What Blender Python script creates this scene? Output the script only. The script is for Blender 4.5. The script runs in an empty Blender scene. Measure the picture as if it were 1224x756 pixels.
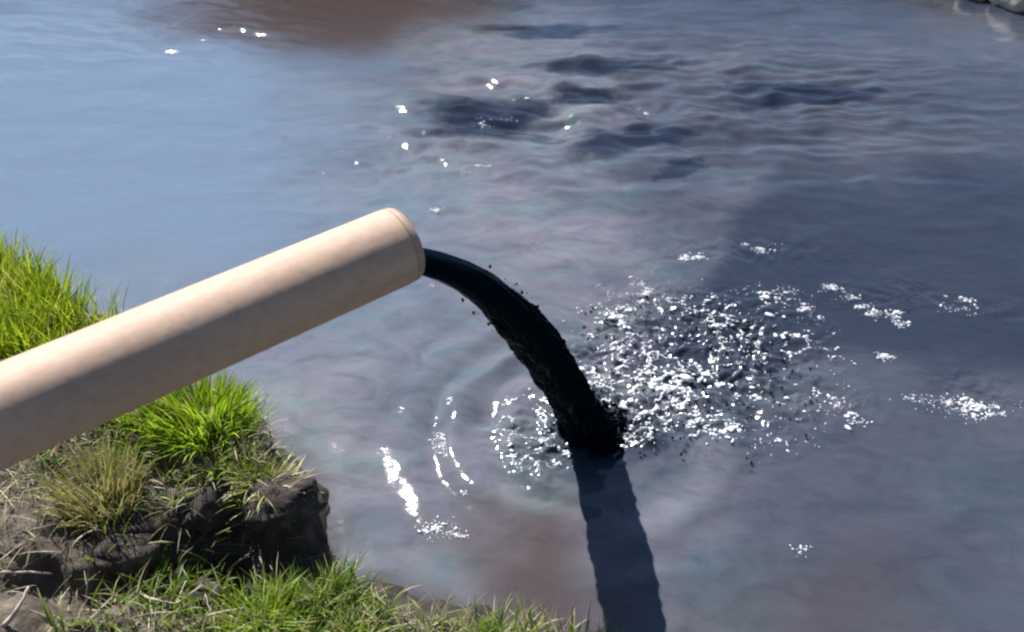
import bpy, bmesh, math, random
import numpy as np
from mathutils import Vector, Matrix

# ------------------------------------------------------------------ camera, sky, sun, exposure
scene = bpy.context.scene
C = scene.collection
R = math.radians

cam_data = bpy.data.cameras.new('camera')
cam = bpy.data.objects.new('camera', cam_data)
C.objects.link(cam)
cam.location = (0, 0, 1.9)
cam.rotation_euler = (R(90 - 38), 0, 0)
cam_data.sensor_width = 36
cam_data.lens = 31.2
cam_data.clip_start = 0.05
cam_data.clip_end = 2000
cam_data.dof.use_dof = True
cam_data.dof.focus_distance = 2.25
cam_data.dof.aperture_fstop = 3.2
scene.camera = cam

SUN = Vector((-0.47, 0.75, 1.0)).normalized()          # towards the sun: far bank, to the left
elev = math.asin(SUN.z)
world = bpy.data.worlds.new('World')
scene.world = world
world.use_nodes = True
wn = world.node_tree.nodes
wl = world.node_tree.links
sky = wn.new('ShaderNodeTexSky')
sky.sky_type = 'NISHITA'
sky.sun_disc = False
sky.sun_elevation = elev
sky.sun_rotation = math.atan2(SUN.x, SUN.y)
sky.altitude = 100
sky.dust_density = 0.4
sky.ozone_density = 2.0
bg = wn['Background']
bg.inputs['Strength'].default_value = 0.05
wl.new(sky.outputs['Color'], bg.inputs['Color'])

sun_d = bpy.data.lights.new('sun', 'SUN')
sun_d.energy = 5.0
sun_d.angle = R(0.5)
sun_d.color = (1.0, 0.95, 0.88)
sun_o = bpy.data.objects.new('sun', sun_d)
C.objects.link(sun_o)
sun_o.location = SUN * 30
sun_o.rotation_euler = SUN.to_track_quat('Z', 'Y').to_euler()

scene.view_settings.view_transform = 'Standard'
scene.view_settings.look = 'None'
scene.view_settings.gamma = 1
scene.view_settings.use_curve_mapping = False
scene.view_settings.exposure = 1.0
try:
    scene.cycles.filter_width = 2.2
except Exception:
    pass

random.seed(7)
rng = np.random.default_rng(11)

# ------------------------------------------------------------------ helpers
def tag(o, label=None, cat=None, group=None, kind=None):
    if label: o['label'] = label
    if cat: o['category'] = cat
    if group: o['group'] = group
    if kind: o['kind'] = kind
    return o

def link(name, me, m=None, parent=None, smooth=False):
    o = bpy.data.objects.new(name, me)
    C.objects.link(o)
    if m is not None:
        me.materials.append(m)
    if smooth:
        me.shade_smooth()
    if parent:
        o.parent = parent
    return o

def empty(name, loc=(0, 0, 0), rz=0):
    o = bpy.data.objects.new(name, None)
    o.empty_display_size = 0.1
    C.objects.link(o)
    o.location = loc
    o.rotation_euler = (0, 0, rz)
    return o

def mesh_np(name, verts, faces):
    me = bpy.data.meshes.new(name)
    me.from_pydata(np.asarray(verts).tolist(), [], faces if isinstance(faces, list) else np.asarray(faces).tolist())
    me.update()
    return me

def mesh_fast(name, verts, faces):
    """faces: one numpy array (n,k)"""
    me = bpy.data.meshes.new(name)
    v = np.asarray(verts, dtype=np.float32)
    f = np.asarray(faces, dtype=np.int32)
    n, k = f.shape
    me.vertices.add(len(v)); me.vertices.foreach_set('co', v.ravel())
    me.loops.add(n * k); me.loops.foreach_set('vertex_index', f.ravel())
    me.polygons.add(n); me.polygons.foreach_set('loop_start', np.arange(n, dtype=np.int32) * k)
    me.update(calc_edges=True)
    me.validate()
    return me

def point_attr(me, name, vals):
    a = me.attributes.new(name, 'FLOAT', 'POINT')
    a.data.foreach_set('value', np.asarray(vals, dtype=np.float32).ravel())

def color_attr(me, name, cols):
    a = me.attributes.new(name, 'FLOAT_COLOR', 'POINT')
    c = np.ones((len(cols), 4), dtype=np.float32); c[:, :3] = cols
    a.data.foreach_set('color', c.ravel())

def _h(ix, iy, s):
    n = (ix.astype(np.int64) * 374761393 + iy.astype(np.int64) * 668265263 + s * 1274126177) & 0xffffffff
    n = ((n ^ (n >> 13)) * 1274126177) & 0xffffffff
    return ((n ^ (n >> 16)) & 0xffff) / 65535.0

def noise(x, y, s=0):
    """gradient noise, about -0.7..0.7"""
    x0 = np.floor(x); y0 = np.floor(y)
    fx = x - x0; fy = y - y0
    u = fx * fx * fx * (fx * (fx * 6 - 15) + 10); v = fy * fy * fy * (fy * (fy * 6 - 15) + 10)
    def g(dx, dy):
        a = _h(x0 + dx, y0 + dy, s) * 2 * np.pi
        return np.cos(a) * (fx - dx) + np.sin(a) * (fy - dy)
    n00, n10, n01, n11 = g(0, 0), g(1, 0), g(0, 1), g(1, 1)
    return (n00 * (1 - u) + n10 * u) * (1 - v) + (n01 * (1 - u) + n11 * u) * v

def fbm(x, y, s=0, o=4, gain=0.5):
    t = 0; a = 1.0
    for i in range(o):
        t = t + a * noise(x, y, s + 17 * i); x = x * 2.03 + 5.1; y = y * 2.03 + 1.7; a *= gain
    return t

def sstep(a, b, x):
    t = np.clip((x - a) / (b - a), 0, 1)
    return t * t * (3 - 2 * t)

def patch(x, y, cx, cy, rx, ry, p=2.0):
    return np.exp(-((np.abs(x - cx) / rx) ** 2 + (np.abs(y - cy) / ry) ** 2) ** (p / 2))

def seg_sd(px, py, poly):
    """signed distance to a closed polygon, positive inside"""
    d = np.full(px.shape, 1e9); inside = np.zeros(px.shape, bool)
    n = len(poly)
    for i in range(n):
        ax, ay = poly[i]; bx, by = poly[(i + 1) % n]
        ex, ey = bx - ax, by - ay
        t = np.clip(((px - ax) * ex + (py - ay) * ey) / (ex * ex + ey * ey), 0, 1)
        d = np.minimum(d, np.hypot(px - ax - t * ex, py - ay - t * ey))
        c = ((ay > py) != (by > py)) & (px < (bx - ax) * (py - ay) / (by - ay + 1e-12) + ax)
        inside ^= c
    return np.where(inside, d, -d)

def axis(*parts):
    out = []
    for a, b, s in parts:
        out.append(np.arange(a, b - 1e-9, s))
    out.append(np.array([parts[-1][1]]))
    return np.concatenate(out)

def grid_mesh(name, X, Y, Z):
    ny, nx = X.shape
    v = np.stack([X, Y, Z], -1).reshape(-1, 3)
    i = np.arange(ny * nx).reshape(ny, nx)
    f = np.stack([i[:-1, :-1], i[:-1, 1:], i[1:, 1:], i[1:, :-1]], -1).reshape(-1, 4)
    return mesh_fast(name, v, f)

# ------------------------------------------------------------------ materials
def mat(name):
    m = bpy.data.materials.new(name)
    m.use_nodes = True
    nt = m.node_tree
    return m, nt.nodes, nt.links, nt.nodes['Principled BSDF']

def ramp(n, stops):
    r = n.new('ShaderNodeValToRGB')
    while len(r.color_ramp.elements) < len(stops):
        r.color_ramp.elements.new(0.5)
    for e, (p, c) in zip(r.color_ramp.elements, stops):
        e.position = p
        e.color = (*c, 1)
    return r

def tex(n, l, scale, detail=4, rough=0.55, vec=None, dist=0.0):
    t = n.new('ShaderNodeTexNoise')
    t.inputs['Scale'].default_value = scale
    t.inputs['Detail'].default_value = detail
    t.inputs['Roughness'].default_value = rough
    t.inputs['Distortion'].default_value = dist
    if vec is not None:
        l.new(vec, t.inputs['Vector'])
    return t

def mixc(n, l, fac, a, b, mode='MIX'):
    m = n.new('ShaderNodeMix')
    m.data_type = 'RGBA'
    m.blend_type = mode
    for sock, val in ((m.inputs[0], fac), (m.inputs[6], a), (m.inputs[7], b)):
        if isinstance(val, bpy.types.NodeSocket): l.new(val, sock)
        elif isinstance(val, (int, float)): sock.default_value = val
        else: sock.default_value = (*val, 1)
    return m.outputs[2]

def bump(n, l, h, strength, dist, b):
    k = n.new('ShaderNodeBump')
    k.inputs['Strength'].default_value = strength
    k.inputs['Distance'].default_value = dist
    l.new(h, k.inputs['Height'])
    l.new(k.outputs['Normal'], b.inputs['Normal'])
    return k

def water_mat():
    m, n, l, b = mat('murky_water')
    tc = n.new('ShaderNodeTexCoord')
    mp = n.new('ShaderNodeMapping'); mp.inputs['Scale'].default_value = (1, 1.6, 1); mp.inputs['Rotation'].default_value = (0, 0, 0.25)
    l.new(tc.outputs['Object'], mp.inputs['Vector'])
    t1 = tex(n, l, 1.3, 5, 0.55, mp.outputs['Vector'], 0.8)
    r1 = ramp(n, [(0.3, (0.082, 0.093, 0.122)), (0.5, (0.116, 0.125, 0.154)), (0.72, (0.154, 0.159, 0.182))])
    l.new(t1.outputs['Fac'], r1.inputs['Fac'])
    t2 = tex(n, l, 2.6, 4, 0.6, mp.outputs['Vector'], 1.5)
    r2 = ramp(n, [(0.35, (0.86, 1.04, 1.02)), (0.5, (1, 1, 1)), (0.66, (1.05, 0.95, 1.04))])
    l.new(t2.outputs['Fac'], r2.inputs['Fac'])
    c = mixc(n, l, 1.0, r1.outputs['Color'], r2.outputs['Color'], 'MULTIPLY')
    t5 = tex(n, l, 5.5, 6, 0.65, mp.outputs['Vector'], 1.2)
    r5 = ramp(n, [(0.32, (0.74, 0.75, 0.78)), (0.5, (1, 1, 1)), (0.68, (1.16, 1.15, 1.12))])
    l.new(t5.outputs['Fac'], r5.inputs['Fac'])
    c = mixc(n, l, 1.0, c, r5.outputs['Color'], 'MULTIPLY')
    ab = n.new('ShaderNodeAttribute'); ab.attribute_name = 'sky_reflection'
    c = mixc(n, l, ab.outputs['Fac'], c, (0.110, 0.155, 0.228))  # pale blue of reflected sky, mixed into the water colour
    ac = n.new('ShaderNodeAttribute'); ac.attribute_name = 'clear'
    c = mixc(n, l, ac.outputs['Fac'], c, (0.022, 0.032, 0.052))
    ae = n.new('ShaderNodeAttribute'); ae.attribute_name = 'effluent_wave_shade'
    c = mixc(n, l, ae.outputs['Fac'], c, (0.014, 0.021, 0.040))  # black discharge, and the painted dark of the upstream waves
    am = n.new('ShaderNodeAttribute'); am.attribute_name = 'silt_reflection'
    c = mixc(n, l, am.outputs['Fac'], c, (0.052, 0.037, 0.036))  # muddy shallows, and upstream the far bank's painted reflection
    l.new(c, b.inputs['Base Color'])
    b.inputs['Roughness'].default_value = 0.075
    b.inputs['IOR'].default_value = 1.45
    b.inputs['Subsurface Weight'].default_value = 0.7
    b.inputs['Subsurface Radius'].default_value = (0.7, 0.9, 1.0)
    b.inputs['Subsurface Scale'].default_value = 0.04
    t3 = tex(n, l, 26, 3, 0.5, mp.outputs['Vector'], 0.3)
    bump(n, l, t3.outputs['Fac'], 0.2, 0.006, b)
    return m

def soil_mat(name, c0, c1, c2, scale=9):
    m, n, l, b = mat(name)
    tc = n.new('ShaderNodeTexCoord')
    t = tex(n, l, scale, 8, 0.65, tc.outputs['Object'])
    r = ramp(n, [(0.32, c0), (0.5, c1), (0.7, c2)])
    l.new(t.outputs['Fac'], r.inputs['Fac'])
    aw = n.new('ShaderNodeAttribute'); aw.attribute_name = 'wet_shade'
    c = mixc(n, l, aw.outputs['Fac'], r.outputs['Color'], (0.020, 0.016, 0.016))  # darker at the waterline and where the hollow's shade is painted
    l.new(c, b.inputs['Base Color'])
    b.inputs['Roughness'].default_value = 0.9
    t2 = tex(n, l, 70, 6, 0.7, tc.outputs['Object'])
    bump(n, l, t2.outputs['Fac'], 0.8, 0.012, b)
    return m

def blade_mat(name, trans=0.45):
    m, n, l, b = mat(name)
    a = n.new('ShaderNodeAttribute'); a.attribute_name = 'tint'
    l.new(a.outputs['Color'], b.inputs['Base Color'])
    b.inputs['Roughness'].default_value = 0.5
    tr = n.new('ShaderNodeBsdfTranslucent')
    l.new(a.outputs['Color'], tr.inputs['Color'])
    mx = n.new('ShaderNodeMixShader'); mx.inputs[0].default_value = trans
    l.new(b.outputs[0], mx.inputs[1]); l.new(tr.outputs[0], mx.inputs[2])
    l.new(mx.outputs[0], n['Material Output'].inputs['Surface'])
    return m

def pipe_mat():
    m, n, l, b = mat('weathered_pipe_plastic')
    tc = n.new('ShaderNodeTexCoord')
    mp = n.new('ShaderNodeMapping'); mp.inputs['Scale'].default_value = (14, 14, 2.0)
    l.new(tc.outputs['Object'], mp.inputs['Vector'])
    t = tex(n, l, 1.0, 5, 0.6, mp.outputs['Vector'])
    r = ramp(n, [(0.3, (0.40, 0.28, 0.215)), (0.5, (0.46, 0.328, 0.252)), (0.7, (0.51, 0.365, 0.278))])
    l.new(t.outputs['Fac'], r.inputs['Fac'])
    t2 = tex(n, l, 38, 6, 0.7, tc.outputs['Object'])
    r2 = ramp(n, [(0.30, (0.86, 0.83, 0.80)), (0.54, (1, 1, 1)), (1.0, (1, 1, 1))])
    l.new(t2.outputs['Fac'], r2.inputs['Fac'])
    c = mixc(n, l, 1.0, r.outputs['Color'], r2.outputs['Color'], 'MULTIPLY')
    l.new(c, b.inputs['Base Color'])
    b.inputs['Roughness'].default_value = 0.62
    b.inputs['Specular IOR Level'].default_value = 0.35
    bump(n, l, t2.outputs['Fac'], 0.25, 0.003, b)
    return m

def plain(name, col, rough=0.6, spec=0.5, nscale=None, var=0.25):
    m, n, l, b = mat(name)
    b.inputs['Roughness'].default_value = rough
    b.inputs['Specular IOR Level'].default_value = spec
    tc = n.new('ShaderNodeTexCoord')
    t = tex(n, l, nscale or 20, 5, 0.6, tc.outputs['Object'])
    lo = tuple(x * (1 - var) for x in col); hi = tuple(min(1, x * (1 + var)) for x in col)
    r = ramp(n, [(0.3, lo), (0.7, hi)])
    l.new(t.outputs['Fac'], r.inputs['Fac'])
    l.new(r.outputs['Color'], b.inputs['Base Color'])
    return m

M_water = water_mat()
M_soil = soil_mat('bank_soil', (0.035, 0.027, 0.024), (0.09, 0.071, 0.057), (0.21, 0.175, 0.135))
M_far = soil_mat('far_bank_soil', (0.05, 0.033, 0.026), (0.09, 0.062, 0.048), (0.14, 0.10, 0.075), 4)
M_clod = soil_mat('damp_clod', (0.018, 0.014, 0.014), (0.045, 0.035, 0.031), (0.13, 0.108, 0.088), 22)
M_grass = blade_mat('fresh_grass', 0.5)
M_dry = blade_mat('dry_grass', 0.3)
M_pipe = pipe_mat()
M_rim = plain('stained_rim', (0.37, 0.26, 0.20), 0.6, 0.4, 40)
M_jet = plain('black_effluent', (0.0016, 0.0055, 0.0105), 0.28, 0.03, 30)
M_jet.node_tree.nodes['Principled BSDF'].inputs['IOR'].default_value = 1.12
M_foam = plain('foam', (0.62, 0.64, 0.69), 0.35, 0.6, 60, 0.2)
M_drop = plain('dark_droplet', (0.006, 0.008, 0.014), 0.08, 0.5, 40)
M_twig = plain('bleached_twig', (0.42, 0.36, 0.32), 0.8, 0.2, 50)
M_stone = plain('pale_stone', (0.46, 0.43, 0.38), 0.85, 0.3, 12)

# ------------------------------------------------------------------ layout in metres (x right, y away, z up, water at 0)
AX = Vector((0.785, 0.620, 0.022)).normalized()      # pipe axis, towards its mouth
LIP = Vector((-0.204, 1.422, 0.966))                  # centre of the pipe mouth
HIT = np.array([0.240, 1.885])                         # where the jet meets the river

SHORE = [(60, -25), (40, -10), (12, -3.0), (4.5, -0.3), (2.0, 0.45), (0.9, 0.85), (0.42, 1.02), (0.18, 1.14), (-0.05, 1.20),
         (-0.30, 1.265), (-0.47, 1.31), (-0.53, 1.39), (-0.53, 1.47), (-0.58, 1.60), (-0.69, 1.74), (-0.88, 1.93), (-1.14, 2.10),
         (-1.42, 2.28), (-1.70, 2.50), (-2.05, 2.72), (-2.8, 3.1), (-5, 4.0), (-14, 7), (-40, 14), (-60, 10), (-60, -25)]
TERR = [(-0.50, 1.44), (-0.545, 1.36), (-0.60, 1.345), (-0.65, 1.425), (-0.72, 1.40), (-0.80, 1.30), (-0.95, 1.24), (-1.15, 1.21),
        (-1.45, 1.02), (-1.9, 0.7), (-3.0, 0.4), (-6, -1), (-60, -5), (-60, 10), (-40, 14), (-14, 7), (-5, 4.0), (-2.8, 3.1), (-2.05, 2.72), (-1.70, 2.50),
        (-1.42, 2.27), (-1.14, 2.09), (-0.88, 1.92), (-0.70, 1.73), (-0.58, 1.58)]
FAR = [(60, 30), (60, -2), (14, 2.2), (6, 4.3), (4.2, 5.05), (3.35, 5.5), (2.75, 6.1), (2.0, 6.9), (0.8, 7.4), (-0.3, 7.3), (-1.2, 7.15), (-2.3, 7.3),
       (-3.4, 7.9), (-6, 9.4), (-16, 14), (-60, 25), (-60, 60), (60, 60)]

def bank_h(x, y):
    w = 0.055 * fbm(x * 7, y * 7, 3, 4); w2 = 0.055 * fbm(x * 7 + 9, y * 7 + 4, 5, 3)
    d = seg_sd(x + w, y + w2, SHORE)
    e = seg_sd(x + w, y + w2, TERR)
    base = -0.35 + 0.40 * sstep(-0.35, 0.02, d) + 0.07 * sstep(0.0, 0.09, d) + 0.20 * sstep(0.08, 0.75, d) + 0.22 * sstep(0.5, 2.2, d) * sstep(2.5, 0.3, y)
    terr = 0.10 + 0.13 * sstep(-0.012, 0.055, e) + 0.10 * sstep(0.03, 0.55, e) + 0.15 * sstep(0.4, 3, e)
    z = np.where(e > -0.012, np.maximum(base, terr), base)
    # the dip at the foot of the step
    z = z - 0.06 * np.exp(-((e + 0.07) / 0.06) ** 2) * sstep(0.0, 0.1, d) * (e < 0)
    # mound the pipe comes out of, outside the picture
    r = np.hypot((x + 2.15) / 0.75, (y + 0.25) / 0.65)
    z = z + 0.85 * np.exp(-r ** 2.6)
    z = z + sstep(-0.05, 0.06, d) * (0.030 * fbm(x * 9, y * 9, 21, 4) + 0.022 * np.abs(fbm(x * 24, y * 24, 31, 3)))
    return z

def far_h(x, y):
    d = seg_sd(x + 0.12 * fbm(x * 2, y * 2, 41, 3), y + 0.12 * fbm(x * 2 + 3, y * 2, 43, 3), FAR)
    z = -0.4 + 0.45 * sstep(-0.6, 0.05, d) + 0.30 * sstep(0, 0.5, d) + 0.5 * sstep(0.4, 4, d)
    z = z + 1.6 * np.exp(-((x + 1.45) / 1.5) ** 4) * sstep(0.0, 1.1, d) + 0.5 * sstep(1.5, -3, x) * sstep(0.3, 3, d)
    z = z + sstep(0, 0.2, d) * (0.12 * fbm(x * 1.7, y * 1.7, 45, 4) + 0.05 * fbm(x * 7, y * 7, 47, 3))
    return z

def at_bank(x, y):
    return float(bank_h(np.array([x]), np.array([y]))[0])

# near bank
xs = axis((-60, -12, 4), (-12, -3.2, 0.4), (-3.2, -1.8, 0.04), (-1.8, 0.5, 0.0085), (0.5, 2.5, 0.05), (2.5, 12, 0.5), (12, 60, 4))
ys = axis((-25, -6, 2), (-6, -1, 0.25), (-1, 0.7, 0.05), (0.7, 2.8, 0.0085), (2.8, 4, 0.05), (4, 14.5, 0.5))
X, Y = np.meshgrid(xs, ys)
Z = bank_h(X, Y)
me = grid_mesh('near_bank', X, Y, Z)
# damp soil at the waterline; shade in the hollow below the step painted in
wet_shade = np.maximum(sstep(0.10, 0.02, Z + 0.03 * fbm(X * 12, Y * 12, 51, 3)), 0.85 * patch(X + 0.05 * fbm(X * 8, Y * 8, 53, 3), Y, -0.68, 1.29, 0.34, 0.11, 3))
point_attr(me, 'wet_shade', wet_shade)
bank = tag(link('near_bank', me, M_soil, smooth=True), kind='structure')

# far bank
xs = axis((-60, -8, 2), (-8, -4.5, 0.2), (-4.5, 6, 0.06), (6, 14, 0.4), (14, 60, 3))
ys = axis((-3, 4, 0.5), (4, 10, 0.06), (10, 16, 0.4), (16, 60, 3))
X, Y = np.meshgrid(xs, ys)
far_bank = tag(link('far_bank', grid_mesh('far_bank', X, Y, far_h(X, Y)), M_far, smooth=True), kind='structure')

# ------------------------------------------------------------------ water
def splash_mask(x, y):
    q = patch(x, y, 0.62, 2.20, 0.40, 0.38, 3.5)
    q = q + 0.9 * patch(x, y, 0.36, 2.05, 0.17, 0.24, 3)
    q = q + 0.8 * patch(x, y, 0.06, 1.84, 0.12, 0.18, 2.5)
    q = q + 0.75 * patch(x, y, HIT[0], HIT[1], 0.15, 0.13, 3)
    return np.clip(q, 0, 1)

def water_h(x, y):
    wx = x + 0.05 * fbm(x * 4, y * 4, 61, 2); wy = y + 0.05 * fbm(x * 4 + 7, y * 4, 63, 2)
    z = 0.0035 * (1 + 0.8 * sstep(2.4, 3.2, y)) * fbm(wx * 2.2, wy * 4.5, 1, 4) + 0.0009 * fbm(x * 16, y * 26, 2, 2)
    # slow boils and swells upstream
    sw = patch(x, y, 0.45, 4.1, 1.1, 0.75)
    z = z + 0.080 * sw * fbm(wx * 1.8 + 0.6 * wy, wy * 4.2, 7, 3, 0.5)
    rp = patch(x, y, 1.5, 4.25, 0.7, 0.55)
    z = z + 0.032 * rp * fbm(wx * 3.5, wy * 15, 8, 2)
    rl = patch(x, y, -2.15, 5.2, 1.0, 0.5)
    z = z + 0.019 * rl * fbm((wx * 0.9 - wy * 0.4) * 2.6, (wx * 0.4 + wy * 0.9) * 11, 9, 3)
    rm = patch(x, y, -0.4, 3.6, 0.7, 0.5)
    z = z + 0.014 * rm * fbm(wx * 6, wy * 12, 10, 3)
    # rings round the point of impact
    dx = wx - HIT[0]; dy = wy - HIT[1]
    r = np.hypot(dx, dy * 1.05)
    ang = np.arctan2(dy, dx)
    side = 0.35 + 0.65 * sstep(0.2, -0.9, np.cos(ang + 0.25))
    z = z + 0.020 * side * np.sin(r * 2 * np.pi / 0.17 - 1.0) * np.exp(-((r - 0.34) / 0.24) ** 2) * (0.6 + 0.8 * fbm(ang * 1.6, r * 5, 12, 2))
    # choppy splash
    s = splash_mask(x, y)
    n1 = fbm(wx * 12, wy * 14, 14, 3, 0.5)
    n2 = 0.35 - np.abs(fbm(wx * 9 + 4, wy * 11, 15, 3))
    n3 = fbm(wx * 52, wy * 52, 18, 2)
    z = z + s * (0.022 * n1 + 0.026 * n2 + 0.0012 * n3)
    # hollow and lip at the impact
    z = z - 0.02 * np.exp(-(r / 0.10) ** 2) + 0.012 * np.exp(-((r - 0.16) / 0.04) ** 2)
    # small streaks of chop downstream
    for cx, cy, rx, ry in ((1.35, 2.55, 0.20, 0.10), (1.45, 2.05, 0.14, 0.10), (1.10, 1.98, 0.06, 0.06), (1.75, 2.45, 0.12, 0.07), (0.85, 2.85, 0.3, 0.12)):
        z = z + 0.010 * patch(x, y, cx, cy, rx, ry) * fbm(wx * 17, wy * 17, 16, 3)
    return z

xs = axis((-60, -8, 2), (-8, -3.6, 0.12), (-3.6, -0.6, 0.022), (-0.6, 1.7, 0.0042), (1.7, 4.2, 0.022), (4.2, 9, 0.12), (9, 60, 2))
ys = axis((-25, -2, 1), (-2, 0.8, 0.1), (0.8, 1.4, 0.010), (1.4, 2.9, 0.0042), (2.9, 6.2, 0.016), (6.2, 10, 0.1), (10, 40, 1.5))
X, Y = np.meshgrid(xs, ys)
near = patch(X, Y, 0.2, 3.0, 6, 5, 6)
Z = water_h(X, Y) * sstep(0.02, 0.5, near)
me = grid_mesh('water', X, Y, Z)
# black discharge in the water, plus dark wave faces painted in
wx = X + 0.22 * fbm(X * 1.6, Y * 1.6, 71, 4); wy = Y + 0.22 * fbm(X * 1.6 + 4, Y * 1.6, 73, 4)
eff_shade = 0.92 * sstep(0.72, 1.12, wx - 0.55 * (wy - 3.2)) * sstep(1.75, 2.3, wy) * sstep(4.6, 3.2, wy)
eff_shade = np.maximum(eff_shade, 0.72 * sstep(0.9, 2.0, wx) * sstep(5.6, 4.4, wy))
eff_shade = np.maximum(eff_shade, 0.60 * sstep(0.3, 0.7, wx))
eff_shade = np.maximum(eff_shade, 0.78 * patch(wx, wy, 0.70, 2.28, 0.52, 0.46, 3))
eff_shade = np.maximum(eff_shade, 0.97 * patch(X + 0.05 * fbm(X * 9, Y * 9, 87, 3), Y + 0.05 * fbm(X * 9 + 3, Y * 9, 89, 3), HIT[0] + 0.05, HIT[1] - 0.03, 0.24, 0.19, 2.2))
bl = fbm(X * 1.3 + 0.4 * Y, Y * 3.0, 75, 4)
for cx, cy, rx, ry, ro in ((0.62, 3.78, 0.46, 0.17, 0.25), (-0.12, 4.0, 0.34, 0.24, 0.1), (0.65, 4.65, 0.5, 0.13, 0.1), (0.35, 4.25, 0.30, 0.11, 0.2), (0.70, 3.48, 0.17, 0.07, 0.3), (0.3, 5.2, 0.45, 0.13, 0.0), (1.5, 4.3, 0.5, 0.2, 0.0)):  # dark reflections on upstream wave faces, painted as colour patches
    u = (X - cx) * math.cos(ro) + (Y - cy) * math.sin(ro); q = -(X - cx) * math.sin(ro) + (Y - cy) * math.cos(ro)
    u = u + 0.20 * fbm(X * 3, Y * 7, 175, 5, 0.6); q = q + 0.12 * fbm(X * 2.5 + 3, Y * 8, 177, 5, 0.6)
    eff_shade = np.maximum(eff_shade, 1.0 * patch(u, q, 0, 0, rx, ry, 6))
silt_reflection = 0.8 * patch(wx, wy, 0.10, 1.32, 0.30, 0.19, 3)
silt_reflection = np.maximum(silt_reflection, 0.35 * patch(wx, wy, 0.75, 1.25, 0.30, 0.22, 3))
sd = seg_sd(X, Y, SHORE)
silt_reflection = np.maximum(silt_reflection, 0.6 * sstep(-0.16, -0.01, sd + 0.05 * fbm(X * 6, Y * 6, 77, 3)))
point_attr(me, 'effluent_wave_shade', np.clip(eff_shade, 0, 1))
sky_reflection = sstep(0.1, -1.3, wx + 0.2 * (wy - 3)) * sstep(1.9, 3.0, wy)  # sky reflection on the upper left water, painted as colour
point_attr(me, 'sky_reflection', np.clip(sky_reflection, 0, 1))
silt_reflection = np.maximum(silt_reflection, 0.95 * patch(wx, wy, -1.15, 5.65, 1.0, 0.85, 5))  # brown reflection of the far bank painted into the water
clr = sstep(4.7, 6.0, wy - 0.4 * sstep(0.3, -0.8, X) + 0.25 * fbm(X * 1.1, Y * 2.2, 79, 4))
point_attr(me, 'clear', np.clip(0.9 * clr, 0, 1))
point_attr(me, 'silt_reflection', np.clip(silt_reflection, 0, 1))
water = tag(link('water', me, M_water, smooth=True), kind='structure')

# ------------------------------------------------------------------ pipe
def sweep(rings, close=True, cap0=False, cap1=False):
    """rings: list of (n,3) arrays"""
    n = len(rings[0]); v = np.concatenate(rings); f = []
    for k in range(len(rings) - 1):
        for i in range(n):
            j = (i + 1) % n
            f.append([k * n + i, k * n + j, (k + 1) * n + j, (k + 1) * n + i])
    if cap0: f.append(list(range(n))[::-1])
    if cap1: f.append([(len(rings) - 1) * n + i for i in range(n)])
    return v, f

def lathe_z(profile, n=64, wob=0.0):
    rings = []
    a = np.linspace(0, 2 * np.pi, n, endpoint=False)
    for r, z in profile:
        rr = r * (1 + wob * np.sin(2 * a + z * 3))
        rings.append(np.stack([rr * np.cos(a), rr * np.sin(a), np.full(n, z)], -1))
    return sweep(rings)

PIPE_L = 2.45
RO, RI = 0.0752, 0.0625
pipe = empty('discharge_pipe', LIP - AX * PIPE_L)
pipe.rotation_euler = AX.to_track_quat('Z', 'Y').to_euler()
tag(pipe, 'beige plastic discharge pipe jutting from the bank over the water', 'pipe')
prof = [(RI, 0.0), (RO, 0.0)] + [(RO, z) for z in np.linspace(0.05, PIPE_L - 0.03, 60)] + [(RO - 0.0006, PIPE_L - 0.022), (RO - 0.0006, PIPE_L - 0.02), (RI, PIPE_L - 0.02)] + [(RI, 0.0)]
v, f = lathe_z(prof, 160, 0.006)
link('pipe_wall', mesh_np('pipe_wall', v, f), M_pipe, pipe, True)
prof = [(RI + 0.0005, PIPE_L - 0.0195), (RO - 0.0009, PIPE_L - 0.0195), (RO - 0.0012, PIPE_L - 0.010), (RO - 0.004, PIPE_L - 0.003), (RO - 0.008, PIPE_L), (RI + 0.003, PIPE_L), (RI + 0.0005, PIPE_L - 0.003), (RI + 0.0005, PIPE_L - 0.0195)]
v, f = lathe_z(prof, 160, 0.006)
o = link('end_rim', mesh_np('end_rim', v, f), M_rim, pipe, True)
o['label'] = 'dark stained rounded rim of the pipe mouth'

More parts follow.
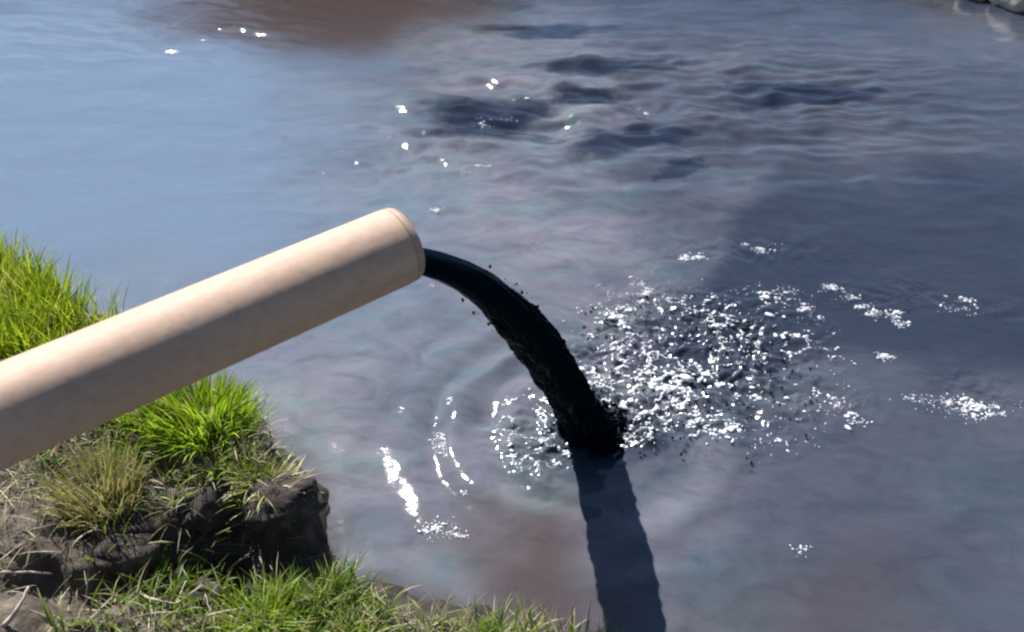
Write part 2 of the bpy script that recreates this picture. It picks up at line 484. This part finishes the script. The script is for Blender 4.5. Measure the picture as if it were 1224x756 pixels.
# ------------------------------------------------------------------ black jet
jet = empty('effluent_jet', (float(HIT[0]), float(HIT[1]), 0))
tag(jet, 'black liquid jet arcing from the pipe mouth into the river', 'liquid jet')
def jet_centre(s):
    """s 0 at the mouth, 1 at the water"""
    st = np.array([LIP.x, LIP.y, LIP.z - 0.038])
    e = np.array([HIT[0], HIT[1], -0.05])
    k = 0.38
    return np.array([st[0] + (e[0] - st[0]) * s, st[1] + (e[1] - st[1]) * s, st[2] + (e[2] - st[2]) * (k * s + (1 - k) * s * s)])
def jet_mesh():
    NS, NA = 150, 96
    rings = []
    a = np.linspace(0, 2 * np.pi, NA, endpoint=False)
    for i in range(NS):
        s = -0.16 + 1.16 * i / (NS - 1)
        if s < 0:
            p = np.array(LIP) + np.array([0, 0, -0.038]) + np.array(AX) * s * 0.9
            t = np.array(AX)
        else:
            p = jet_centre(s); t = jet_centre(s + 0.01) - jet_centre(s - 0.01 if s > 0.01 else 0); t = t / np.linalg.norm(t)
        side = np.cross(t, [0, 0, 1]); side /= np.linalg.norm(side)
        up = np.cross(side, t)
        g = float(sstep(0.0, 0.55, np.array(s)))
        wr = 0.036 + 0.048 * g + 0.024 * max(0, s - 0.5)       # half width
        hr = 0.026 + 0.020 * g + 0.010 * max(0, s - 0.5)
        fl = 1 + 0.06 * float(sstep(0.90, 0.97, np.array(s))); wr *= fl; hr *= fl
        if s < 0.08: wr = min(wr, 0.036)
        rough = 0.03 + 0.22 * float(sstep(0.02, 0.5, np.array(s)))
        L = s * 1.2
        nn = fbm(np.cos(a) * 2.2 + 5, np.sin(a) * 2.2 + L * 5.0, 81, 2, 0.5) + 0.30 * fbm(np.cos(a) * 6 + 2, np.sin(a) * 6 + L * 9, 83, 3, 0.5)
        nn = nn + 1.1 * max(0, s) * fbm(np.cos(a) * 4.5 + L * 11, np.sin(a) * 4.5 + L * 26, 85, 3, 0.6)
        k = 1 + rough * nn
        rings.append(p + np.outer(np.cos(a) * wr * k, side) + np.outer(np.sin(a) * hr * k, up))
    v, f = sweep(rings, cap0=True, cap1=True)
    v = v - np.array([HIT[0], HIT[1], 0])
    return mesh_np('jet_body', v, f)
link('jet_body', jet_mesh(), M_jet, jet, True)

def ico(sub=1):
    bm = bmesh.new(); bmesh.ops.create_icosphere(bm, subdivisions=sub, radius=1)
    v = np.array([q.co[:] for q in bm.verts]); f = np.array([[q.index for q in p.verts] for p in bm.faces]); bm.free()
    return v, f
ICO_V, ICO_F = ico(1)

def blobs(name, P, S, yaw=None, jitter=0.25):
    """P (n,3) centres, S (n,3) radii -> one mesh of little uneven balls"""
    n = len(P); k = len(ICO_V)
    V = ICO_V[None] * S[:, None, :] * (1 + jitter * rng.uniform(-1, 1, (n, k, 1)))
    if yaw is not None:
        c, s = np.cos(yaw)[:, None], np.sin(yaw)[:, None]
        V = np.stack([V[..., 0] * c - V[..., 1] * s, V[..., 0] * s + V[..., 1] * c, V[..., 2]], -1)
    V = V + P[:, None, :]
    F = ICO_F[None] + (np.arange(n) * k)[:, None, None]
    return mesh_fast(name, V.reshape(-1, 3), F.reshape(-1, 3))

# drops torn off the edge of the jet: uncountable, one part
P = []; S = []
for i in range(60):
    s = random.uniform(0.28, 0.98)
    c = jet_centre(s)
    g = float(sstep(0, 0.55, np.array(s)))
    rad = (0.030 + 0.028 * g) * random.uniform(1.02, 1.08 + 0.40 * s)
    t = jet_centre(min(1, s + 0.01)) - jet_centre(s - 0.01); t /= np.linalg.norm(t)
    side = np.cross(t, [0, 0, 1]); side /= np.linalg.norm(side); up = np.cross(side, t)
    an = random.uniform(0, 2 * math.pi)
    P.append(c + side * math.cos(an) * rad * 1.05 + up * math.sin(an) * rad - np.array([HIT[0], HIT[1], 0]))
    q = random.uniform(0.0012, 0.0036)
    S.append([q, q, q * random.uniform(1, 2.0)])
for i in range(260):
    an = random.uniform(0, 2 * math.pi); rr = 0.062 + abs(random.gauss(0, 0.030))
    hgt = max(0.0, random.gauss(0.01, 0.022)) * math.exp(-((rr - 0.06) / 0.05) ** 2)
    P.append(np.array([math.cos(an) * rr, math.sin(an) * rr * 0.9, hgt])); q = random.uniform(0.002, 0.008)
    S.append([q * random.uniform(0.8, 1.8), q, q * random.uniform(0.7, 2.2)])
o = link('loose_drops', blobs('loose_drops', np.array(P), np.array(S)), M_jet, jet, True)
o['kind'] = 'stuff'

def strands():
    V, F, base = [], [], 0
    for k in range(5):
        s0 = random.uniform(0.18, 0.6); s1 = min(0.99, s0 + random.uniform(0.2, 0.45)); an = random.uniform(0, 2 * math.pi); pts = []
        for i in range(15):
            q = i / 14; sv = s0 + (s1 - s0) * q
            c = jet_centre(sv); g = float(sstep(0, 0.55, np.array(sv)))
            t = jet_centre(sv + 0.01) - jet_centre(sv - 0.01); t /= np.linalg.norm(t)
            side = np.cross(t, [0, 0, 1]); side /= np.linalg.norm(side); up = np.cross(side, t)
            m = 0.92 + 0.28 * math.sin(math.pi * q) + 0.05 * math.sin(9 * q + k)
            a2 = an + 0.25 * math.sin(5 * q + k)
            pts.append(c + side * math.cos(a2) * (0.034 + 0.038 * g) * m + up * math.sin(a2) * (0.019 + 0.021 * g) * m - np.array([HIT[0], HIT[1], 0]))
        r = random.uniform(0.002, 0.005)
        rings = []
        a = np.linspace(0, 2 * np.pi, 7, endpoint=False)
        for i, p in enumerate(pts):
            t = pts[min(i + 1, 14)] - pts[max(i - 1, 0)]; t /= np.linalg.norm(t)
            sd_ = np.cross(t, [0.1, 0.2, 1]); sd_ /= np.linalg.norm(sd_); u = np.cross(sd_, t)
            rr = r * (0.25 + math.sin(math.pi * i / 14)) * random.uniform(0.7, 1.3)
            rings.append(p + np.outer(np.cos(a) * rr, sd_) + np.outer(np.sin(a) * rr, u))
        v, f = sweep(rings, cap0=True, cap1=True)
        V.append(v); F += [[i + base for i in q] for q in f]; base += len(v)
    return mesh_np('loose_strands', np.concatenate(V), F)
o = link('loose_strands', strands(), M_jet, jet, True)
o['kind'] = 'stuff'

# ------------------------------------------------------------------ foam and thrown drops in the splash
def scatter(n, cx, cy, rx, ry, ang=0):
    r = np.sqrt(rng.uniform(0, 1, n)); a = rng.uniform(0, 2 * np.pi, n)
    u = r * np.cos(a) * rx; v = r * np.sin(a) * ry
    return cx + u * math.cos(ang) - v * math.sin(ang), cy + u * math.sin(ang) + v * math.cos(ang)

def foam_points():
    xs, ys, big = [], [], []
    def add(x, y, b=1.0):
        xs.append(x); ys.append(y); big.append(np.full(len(x), b))
    # main field, gathered on the ridges of the chop
    x, y = scatter(110000, 0.62, 2.22, 0.50, 0.50)
    q = np.minimum(np.abs(fbm(x * 6.5, y * 8, 91, 3)), np.abs(fbm(x * 10 + 5, y * 12, 191, 3))) / (0.08 + 2.4 * np.clip(fbm(x * 5, y * 5, 193, 3) + 0.14, 0, 1)); d = splash_mask(x + 0.16 * fbm(x * 3, y * 3, 195, 3), y + 0.16 * fbm(x * 3 + 5, y * 3, 197, 3))
    keep = (q < 0.028) & (rng.uniform(0, 1, len(x)) < 0.55 * d)
    add(x[keep], y[keep])
    x, y = scatter(24000, 0.38, 2.02, 0.16, 0.24, -0.5)
    keep = (np.abs(fbm(x * 11, y * 11, 92, 3)) < 0.045) & (np.hypot(x - HIT[0], y - HIT[1]) > 0.10)
    add(x[keep], y[keep], 1.15)
    # left rim of the splash
    x, y = scatter(5000, 0.06, 1.86, 0.10, 0.20, 0.25)
    keep = (np.abs(fbm(x * 11, y * 11, 93, 3)) < 0.04) & (np.hypot(x - HIT[0], y - HIT[1]) > 0.11)
    add(x[keep], y[keep], 0.9)
    # collar round the foot of the jet
    a = rng.uniform(-0.5, 3.7, 700); r = 0.10 + np.abs(rng.normal(0, 0.022, 700))
    x = HIT[0] + r * np.cos(a); y = HIT[1] + r * np.sin(a)
    keep = fbm(x * 16, y * 16, 96, 2) > 0.08
    add(x[keep], y[keep], 0.8)
    # crest of the ring on the bank side
    a = rng.uniform(2.85, 3.75, 700); r = 0.44 + 0.035 * np.abs(rng.normal(0, 1, 700)) * 0.5
    x = HIT[0] + r * np.cos(a); y = HIT[1] + r * np.sin(a)
    keep = fbm(x * 9, y * 9, 94, 2) > 0.16
    add(x[keep], y[keep], 0.8)
    # strings of bubbles carried away
    for x0, y0, x1, y1, n in ((0.62, 2.78, 1.02, 2.86, 160), (1.12, 2.62, 1.36, 2.38, 240), (1.00, 2.55, 1.06, 2.40, 130), (1.52, 2.52, 1.62, 2.46, 60),
                              (1.22, 2.04, 1.45, 1.95, 170), (1.38, 1.94, 1.60, 1.98, 90), (1.00, 2.0, 1.05, 1.90, 80), (1.22, 2.24, 1.24, 2.18, 40),
                              (-0.22, 1.52, -0.12, 1.46, 110), (0.36, 2.45, 0.50, 2.60, 220), (-0.30, 2.62, -0.16, 2.66, 30), (-0.5, 3.0, -0.3, 3.1, 36), (-0.3, 3.4, -0.1, 3.5, 40), (-0.2, 3.9, 0.2, 4.3, 60), (0.74, 1.45, 0.77, 1.43, 16)):
        n = int(n * 2.2)
        kc = max(3, n // 22)
        tc = rng.uniform(0, 1, kc); sc = rng.exponential(0.012, kc) + 0.004; wc = rng.exponential(1, kc); wc /= wc.sum()
        off = rng.normal(0, 0.016, (kc, 2))
        i = rng.choice(kc, n, p=wc)
        add(x0 + (x1 - x0) * tc[i] + off[i, 0] + rng.normal(0, 1, n) * sc[i], y0 + (y1 - y0) * tc[i] + off[i, 1] + rng.normal(0, 0.6, n) * sc[i], 0.8)
    return np.concatenate(xs), np.concatenate(ys), np.concatenate(big)
fx, fy, fb = foam_points()
fr = fb * (0.0009 + np.minimum(rng.exponential(0.0011, len(fx)), 0.0042)) * np.where(rng.uniform(0, 1, len(fx)) < 0.08, 1.8, 1)
fr = fr * (0.75 + 1.3 * np.clip(fbm(fx * 6, fy * 6, 199, 2) + 0.1, 0, 1))
fz = water_h(fx, fy)
S = np.stack([fr * rng.uniform(0.9, 2.2, len(fx)), fr, fr * rng.uniform(0.5, 0.9, len(fx))], -1)
foam = link('splash_foam', blobs('splash_foam', np.stack([fx, fy, fz + fr * 0.25], -1), S, rng.uniform(0, 6.28, len(fx))), M_foam, smooth=True)
tag(foam, 'white foam and bubbles churned up round the falling jet', 'foam', kind='stuff')

n = 420
x, y = scatter(n, 0.52, 2.12, 0.46, 0.42)
keep = rng.uniform(0, 1, n) < splash_mask(x, y)
x, y = x[keep], y[keep]
r = rng.uniform(0.002, 0.0055, len(x))
zz = water_h(x, y) + np.abs(rng.normal(0, 0.035, len(x))) * np.exp(-(np.hypot(x - HIT[0], y - HIT[1]) / 0.45) ** 2)
drops = link('splash_drops', blobs('splash_drops', np.stack([x, y, zz], -1), np.stack([r, r, r * 1.3], -1), rng.uniform(0, 6, len(x))), M_drop, smooth=True)
tag(drops, 'dark drops thrown up where the jet hits the river', 'water drops', kind='stuff')

# ------------------------------------------------------------------ grass
def blades(name, x, y, z, L, W, lean, bend, cols, m, yaw=None):
    """five-segment curved blades, one mesh"""
    n = len(x); K = 5
    yaw = rng.uniform(0, 2 * np.pi, n) if yaw is None else yaw
    dx, dy = np.cos(yaw), np.sin(yaw)
    t = np.linspace(0, 1, K)
    th = lean[:, None] + bend[:, None] * t[None]            # angle from upright along the blade
    step = (L / (K - 1))[:, None]
    hor = np.concatenate([np.zeros((n, 1)), np.cumsum(np.sin(th[:, :-1]) * step, 1)], 1)
    ver = np.concatenate([np.zeros((n, 1)), np.cumsum(np.cos(th[:, :-1]) * step, 1)], 1)
    wid = W[:, None] * np.array([0.8, 1.0, 0.85, 0.55, 0.06])[None] * 0.5
    face = rng.uniform(0, np.pi, n)
    sx, sy = np.cos(face), np.sin(face)
    cx = x[:, None] + dx[:, None] * hor; cy = y[:, None] + dy[:, None] * hor; cz = z[:, None] + ver
    A = np.stack([cx - sx[:, None] * wid, cy - sy[:, None] * wid, cz], -1)
    B = np.stack([cx + sx[:, None] * wid, cy + sy[:, None] * wid, cz], -1)
    V = np.stack([A, B], 2).reshape(n, 2 * K, 3)
    q = np.array([[2 * i, 2 * i + 1, 2 * i + 3, 2 * i + 2] for i in range(K - 1)])
    F = q[None] + (np.arange(n) * 2 * K)[:, None, None]
    me = mesh_fast(name, V.reshape(-1, 3), F.reshape(-1, 4))
    color_attr(me, 'tint', np.repeat(cols, 2 * K, 0))
    return link(name, me, m, smooth=True)

def tints(n, a, b, dry=None, pd=0.0):
    t = rng.uniform(0, 1, (n, 1)) ** 1.2
    c = np.array(a)[None] * (1 - t) + np.array(b)[None] * t
    if dry is not None:
        k = rng.uniform(0, 1, n) < pd
        c[k] = np.array(dry) * rng.uniform(0.7, 1.2, (k.sum(), 1))
    return c

G_LO, G_HI, STRAW = (0.17, 0.27, 0.012), (0.40, 0.46, 0.03), (0.42, 0.36, 0.20)

def clump_xy(n, regions, per=22, spread=0.035):
    """gather blades in loose clumps inside ellipses"""
    xs, ys = [], []
    tot = sum(r[2] * r[3] * r[4] for r in regions)
    for cx, cy, rx, ry, w in regions:
        k = int(n * rx * ry * w / tot)
        hx, hy = scatter(max(1, k // per), cx, cy, rx, ry)
        idx = rng.integers(0, len(hx), k)
        xs.append(hx[idx] + rng.normal(0, spread, k)); ys.append(hy[idx] + rng.normal(0, spread, k))
    return np.concatenate(xs), np.concatenate(ys)

def land(x, y, m=0.03):
    k = seg_sd(x, y, SHORE) > m
    return x[k], y[k]

# fresh grass over the upper bank
x, y = clump_xy(15000, [(-1.76, 2.05, 0.42, 0.40, 1.0), (-2.3, 2.1, 0.5, 0.6, 0.7), (-1.9, 1.5, 0.4, 0.35, 0.5), (-1.25, 1.9, 0.13, 0.16, 0.4)])
x, y = land(x, y); n = len(x)
tag(blades('grass', x, y, bank_h(x, y) - 0.006, rng.uniform(0.09, 0.22, n), rng.uniform(0.0035, 0.0085, n), rng.uniform(0.0, 0.5, n), rng.uniform(0.1, 1.2, n),
           tints(n, G_LO, G_HI, STRAW, 0.05), M_grass), 'bright green grass covering the upper bank behind the pipe', 'grass', kind='stuff')
# grass at the foot of the bank
x, y = clump_xy(4300, [(-0.46, 1.13, 0.20, 0.13, 1.0), (-0.18, 1.06, 0.18, 0.12, 0.7), (-0.80, 1.08, 0.30, 0.1, 0.16), (-0.75, 1.25, 0.25, 0.07, 0.25), (-0.64, 1.5, 0.1, 0.08, 0.6), (-0.9, 1.5, 0.25, 0.12, 0.3), (0.08, 1.02, 0.22, 0.12, 0.9), (-0.1, 0.6, 0.9, 0.3, 0.12)], 16, 0.028)
x, y = land(x, y, 0.02); n = len(x)
tag(blades('low_grass', x, y, bank_h(x, y) - 0.006, rng.uniform(0.05, 0.12, n), rng.uniform(0.0035, 0.007, n), rng.uniform(0.1, 0.7, n), rng.uniform(0.4, 1.9, n),
           tints(n, (0.06, 0.14, 0.012), (0.27, 0.36, 0.04), STRAW, 0.2), M_grass), 'short mixed grass along the water at the foot of the bank', 'grass', kind='stuff')
# matted dead grass
x, y = clump_xy(5600, [(-0.85, 1.55, 0.36, 0.24, 1.0), (-1.3, 1.5, 0.4, 0.35, 0.8), (-0.56, 1.47, 0.12, 0.12, 0.9), (-0.95, 1.08, 0.4, 0.12, 0.55), (-0.10, 1.11, 0.38, 0.08, 1.6), (-0.5, 0.8, 0.8, 0.3, 0.15), (-1.9, 0.6, 0.6, 0.6, 0.15)], 14, 0.03)
x, y = land(x, y, 0.005); n = len(x)
tag(blades('matted_grass', x, y, bank_h(x, y) + 0.002, rng.uniform(0.04, 0.11, n), rng.uniform(0.0018, 0.0036, n), rng.uniform(0.7, 1.45, n), rng.uniform(-0.1, 0.9, n),
           tints(n, (0.16, 0.15, 0.08), (0.38, 0.35, 0.20), (0.16, 0.14, 0.12), 0.25), M_dry), 'matted dead grass lying on the soil of the bank', 'dead grass', kind='stuff')

def tuft(label, cx, cy, n, rad, L, W, cols, lean, bend, m, group='grass tufts on the bank'):
    a = rng.uniform(0, 2 * np.pi, n); r = rad * np.sqrt(rng.uniform(0, 1, n))
    x = cx + r * np.cos(a); y = cy + r * np.sin(a)
    z = bank_h(x, y) - 0.006
    o = blades('grass_tuft', x, y, z, rng.uniform(*L, n), rng.uniform(*W, n), rng.uniform(*lean, n) * (0.3 + r / rad), rng.uniform(*bend, n), cols(n), m, a + rng.normal(0, 0.5, n))
    return tag(o, label, 'grass tuft', group)
green = lambda n: tints(n, (0.13, 0.27, 0.010), (0.40, 0.50, 0.03), STRAW, 0.05)
olive = lambda n: tints(n, (0.22, 0.23, 0.05), (0.50, 0.46, 0.17), STRAW, 0.3)
dark = lambda n: tints(n, (0.05, 0.12, 0.015), (0.14, 0.25, 0.03), STRAW, 0.1)
tuft('lush bright green grass tuft under the pipe at the bank edge', -0.81, 1.66, 760, 0.115, (0.08, 0.15), (0.004, 0.0085), green, (0.05, 0.6), (0.2, 1.1), M_grass)
tuft('small green grass tuft beside the lush one under the pipe', -0.97, 1.66, 300, 0.07, (0.06, 0.11), (0.003, 0.0055), green, (0.05, 0.6), (0.2, 1.0), M_grass)
tuft('yellow dry grass tuft above the dark hollow of the bank', -0.98, 1.40, 520, 0.085, (0.06, 0.13), (0.0028, 0.005), olive, (0.05, 0.5), (0.1, 0.9), M_dry)
tuft('dark green grass tuft at the water below the soil clod', -0.44, 1.23, 260, 0.055, (0.06, 0.12), (0.003, 0.0055), dark, (0.1, 0.8), (0.3, 1.4), M_grass)
tuft('fresh green grass tuft in front of the dark hollow', -0.56, 1.13, 260, 0.06, (0.06, 0.12), (0.003, 0.0055), green, (0.1, 0.8), (0.3, 1.4), M_grass)

# ------------------------------------------------------------------ clods
BIG_V, BIG_F = ico(4)
def clod(label, cx, cy, rx, ry, rz, dz, seed, rot=0.0):
    v = BIG_V.copy()
    k = 1 + 0.10 * fbm(v[:, 0] * 11 + seed, v[:, 1] * 11 + v[:, 2] * 9, seed + 9, 3, 0.7) + 0.30 * fbm(v[:, 0] * 1.9 + seed, v[:, 1] * 1.6 + v[:, 2] * 1.1, seed, 3) + 0.16 * np.abs(fbm(v[:, 0] * 4 + v[:, 2] * 2 + seed, v[:, 1] * 4 - v[:, 2] * 3, seed + 5, 3))
    v = v * k[:, None] * np.array([rx, ry, rz])
    o = link('soil_clod', mesh_fast('soil_clod', v, BIG_F), M_clod, smooth=True)
    o.location = (cx, cy, at_bank(cx, cy) + dz); o.rotation_euler = (0, 0, rot)
    return tag(o, label, 'soil clod', 'clods of soil on the bank')
tuft('dull green grass tuft drooping over the big soil clod', -0.60, 1.47, 170, 0.06, (0.04, 0.10), (0.003, 0.006), olive, (0.3, 1.0), (0.6, 1.8), M_dry)
tuft('sparse dark green grass tuft growing inside the dark hollow', -0.80, 1.22, 150, 0.07, (0.04, 0.09), (0.003, 0.006), dark, (0.2, 0.9), (0.4, 1.6), M_grass)
clod('big dark soil clod overhanging the water at the bank corner', -0.565, 1.43, 0.09, 0.08, 0.070, -0.035, 3, 0.3)
clod('round grey soil clod between the two grass tufts', -0.74, 1.43, 0.075, 0.055, 0.050, -0.02, 5, 1.0)
clod('low crumbling soil clod below the yellow dry tuft', -0.90, 1.27, 0.08, 0.05, 0.05, -0.015, 8, 0.2)
clod('small soil clod lying in the dark hollow', -0.70, 1.20, 0.045, 0.035, 0.03, -0.005, 13, 2.0)
clod('flat soil clod at the root of the lush green tuft', -0.67, 1.57, 0.06, 0.05, 0.03, -0.008, 17, 0.7)

# ------------------------------------------------------------------ twigs
def tube(pts, r0, r1, n=6):
    pts = [np.array(p, float) for p in pts]; rings = []
    a = np.linspace(0, 2 * np.pi, n, endpoint=False)
    for i, p in enumerate(pts):
        t = pts[min(i + 1, len(pts) - 1)] - pts[max(i - 1, 0)]; t /= np.linalg.norm(t)
        s = np.cross(t, [0.1, 0.2, 1]); s /= np.linalg.norm(s); u = np.cross(s, t)
        r = r0 + (r1 - r0) * i / (len(pts) - 1)
        rings.append(p + np.outer(np.cos(a) * r, s) + np.outer(np.sin(a) * r, u))
    return sweep(rings, cap0=True, cap1=True)

def twig(label, pts, r=0.004, fork=None):
    x0, y0, h0 = pts[0]
    base = np.array([x0, y0, at_bank(x0, y0)])
    def world(ps):
        out = []
        for i, (x, y, h) in enumerate(ps):
            out.append(np.array([x, y, at_bank(x, y) + h]) - base)
        fine = []
        for a, b in zip(out[:-1], out[1:]):
            for k in range(4):
                t = k / 4
                fine.append(a + (b - a) * t + np.array([random.uniform(-1, 1) * 0.002 for _ in range(3)]))
        fine.append(out[-1])
        return fine
    e = empty('dry_twig', base)
    v, f = tube(world(pts), r, r * 0.5)
    link('stem', mesh_np('stem', v, f), M_twig, e, True)
    for fk in fork or []:
        v, f = tube(world(fk), r * 0.65, r * 0.3)
        link('side_shoot', mesh_np('side_shoot', v, f), M_twig, e, True)
    return tag(e, label, 'twig', 'dry twigs on the bank')
twig('pale bent twig lying below the yellow dry tuft', [(-1.20, 1.12, 0.006), (-1.10, 1.17, 0.02), (-1.02, 1.20, 0.012)], 0.0045)
twig('thin forked twig leaning in the dark hollow', [(-0.86, 1.21, 0.02), (-0.80, 1.16, 0.02), (-0.74, 1.15, 0.03), (-0.69, 1.19, 0.06)], 0.004, [[(-0.80, 1.16, 0.02), (-0.78, 1.12, 0.01)], [(-0.74, 1.15, 0.03), (-0.73, 1.20, 0.05)]])
twig('grey twig with a side shoot in front of the small clod', [(-0.72, 1.08, 0.005), (-0.66, 1.13, 0.03), (-0.60, 1.16, 0.05)], 0.0035, [[(-0.66, 1.13, 0.03), (-0.68, 1.17, 0.05)]])
twig('short thick twig end sticking up from the twig litter', [(-1.02, 1.02, 0.0), (-0.99, 1.04, 0.05), (-0.98, 1.08, 0.07)], 0.006)
twig('curved white twig lying among the twig litter', [(-1.10, 1.00, 0.005), (-1.06, 1.05, 0.02), (-1.07, 1.10, 0.015)], 0.005)
twig('dark curled root hanging from the big clod', [(-0.62, 1.37, 0.0), (-0.60, 1.31, 0.05), (-0.58, 1.27, 0.03), (-0.55, 1.24, 0.01)], 0.0035)

# ------------------------------------------------------------------ stones on the far bank
ST_V, ST_F = ico(3)
def stone(x, y, r, seed, label):
    v = ST_V.copy()
    k = 1 + 0.35 * fbm(v[:, 0] * 1.3 + seed * 3, v[:, 1] * 1.3 + v[:, 2], seed, 3)
    v = v * k[:, None] * np.array([r * 1.25, r, r * 0.75])
    o = link('stone', mesh_fast('stone', v, ST_F), M_stone, smooth=True)
    z = float(far_h(np.array([x]), np.array([y]))[0])
    o.location = (x, y, max(z, -0.02) + r * 0.2); o.rotation_euler = (0, 0, seed)
    return tag(o, label, 'stone', 'stones at the far waterline')
stone(3.22, 5.58, 0.16, 2, 'largest pale stone at the edge of the far bank')
for i, (x, y, r) in enumerate([(2.98, 5.78, 0.09), (3.45, 5.42, 0.10), (2.82, 5.95, 0.07), (3.08, 5.66, 0.06), (3.62, 5.30, 0.09), (3.42, 5.62, 0.07)]):
    stone(x, y, r, 11 + i, 'small pale stone beside the largest one on the far waterline')

# dead grass and low weeds on the far bank
x = rng.uniform(-6, 7, 16000); y = rng.uniform(4, 10, 16000)
k = (seg_sd(x, y, FAR) > 0.15) & (fbm(x * 0.9, y * 0.9, 55, 3) > 0.0)
x, y = x[k], y[k]; n = len(x)
tag(blades('far_grass', x, y, far_h(x, y) - 0.01, rng.uniform(0.08, 0.22, n), rng.uniform(0.005, 0.010, n), rng.uniform(0.1, 0.8, n), rng.uniform(0.2, 1.4, n),
           tints(n, (0.10, 0.11, 0.03), (0.25, 0.20, 0.10), STRAW, 0.15), M_dry), 'sparse dry grass growing on the far bank', 'grass', kind='stuff')
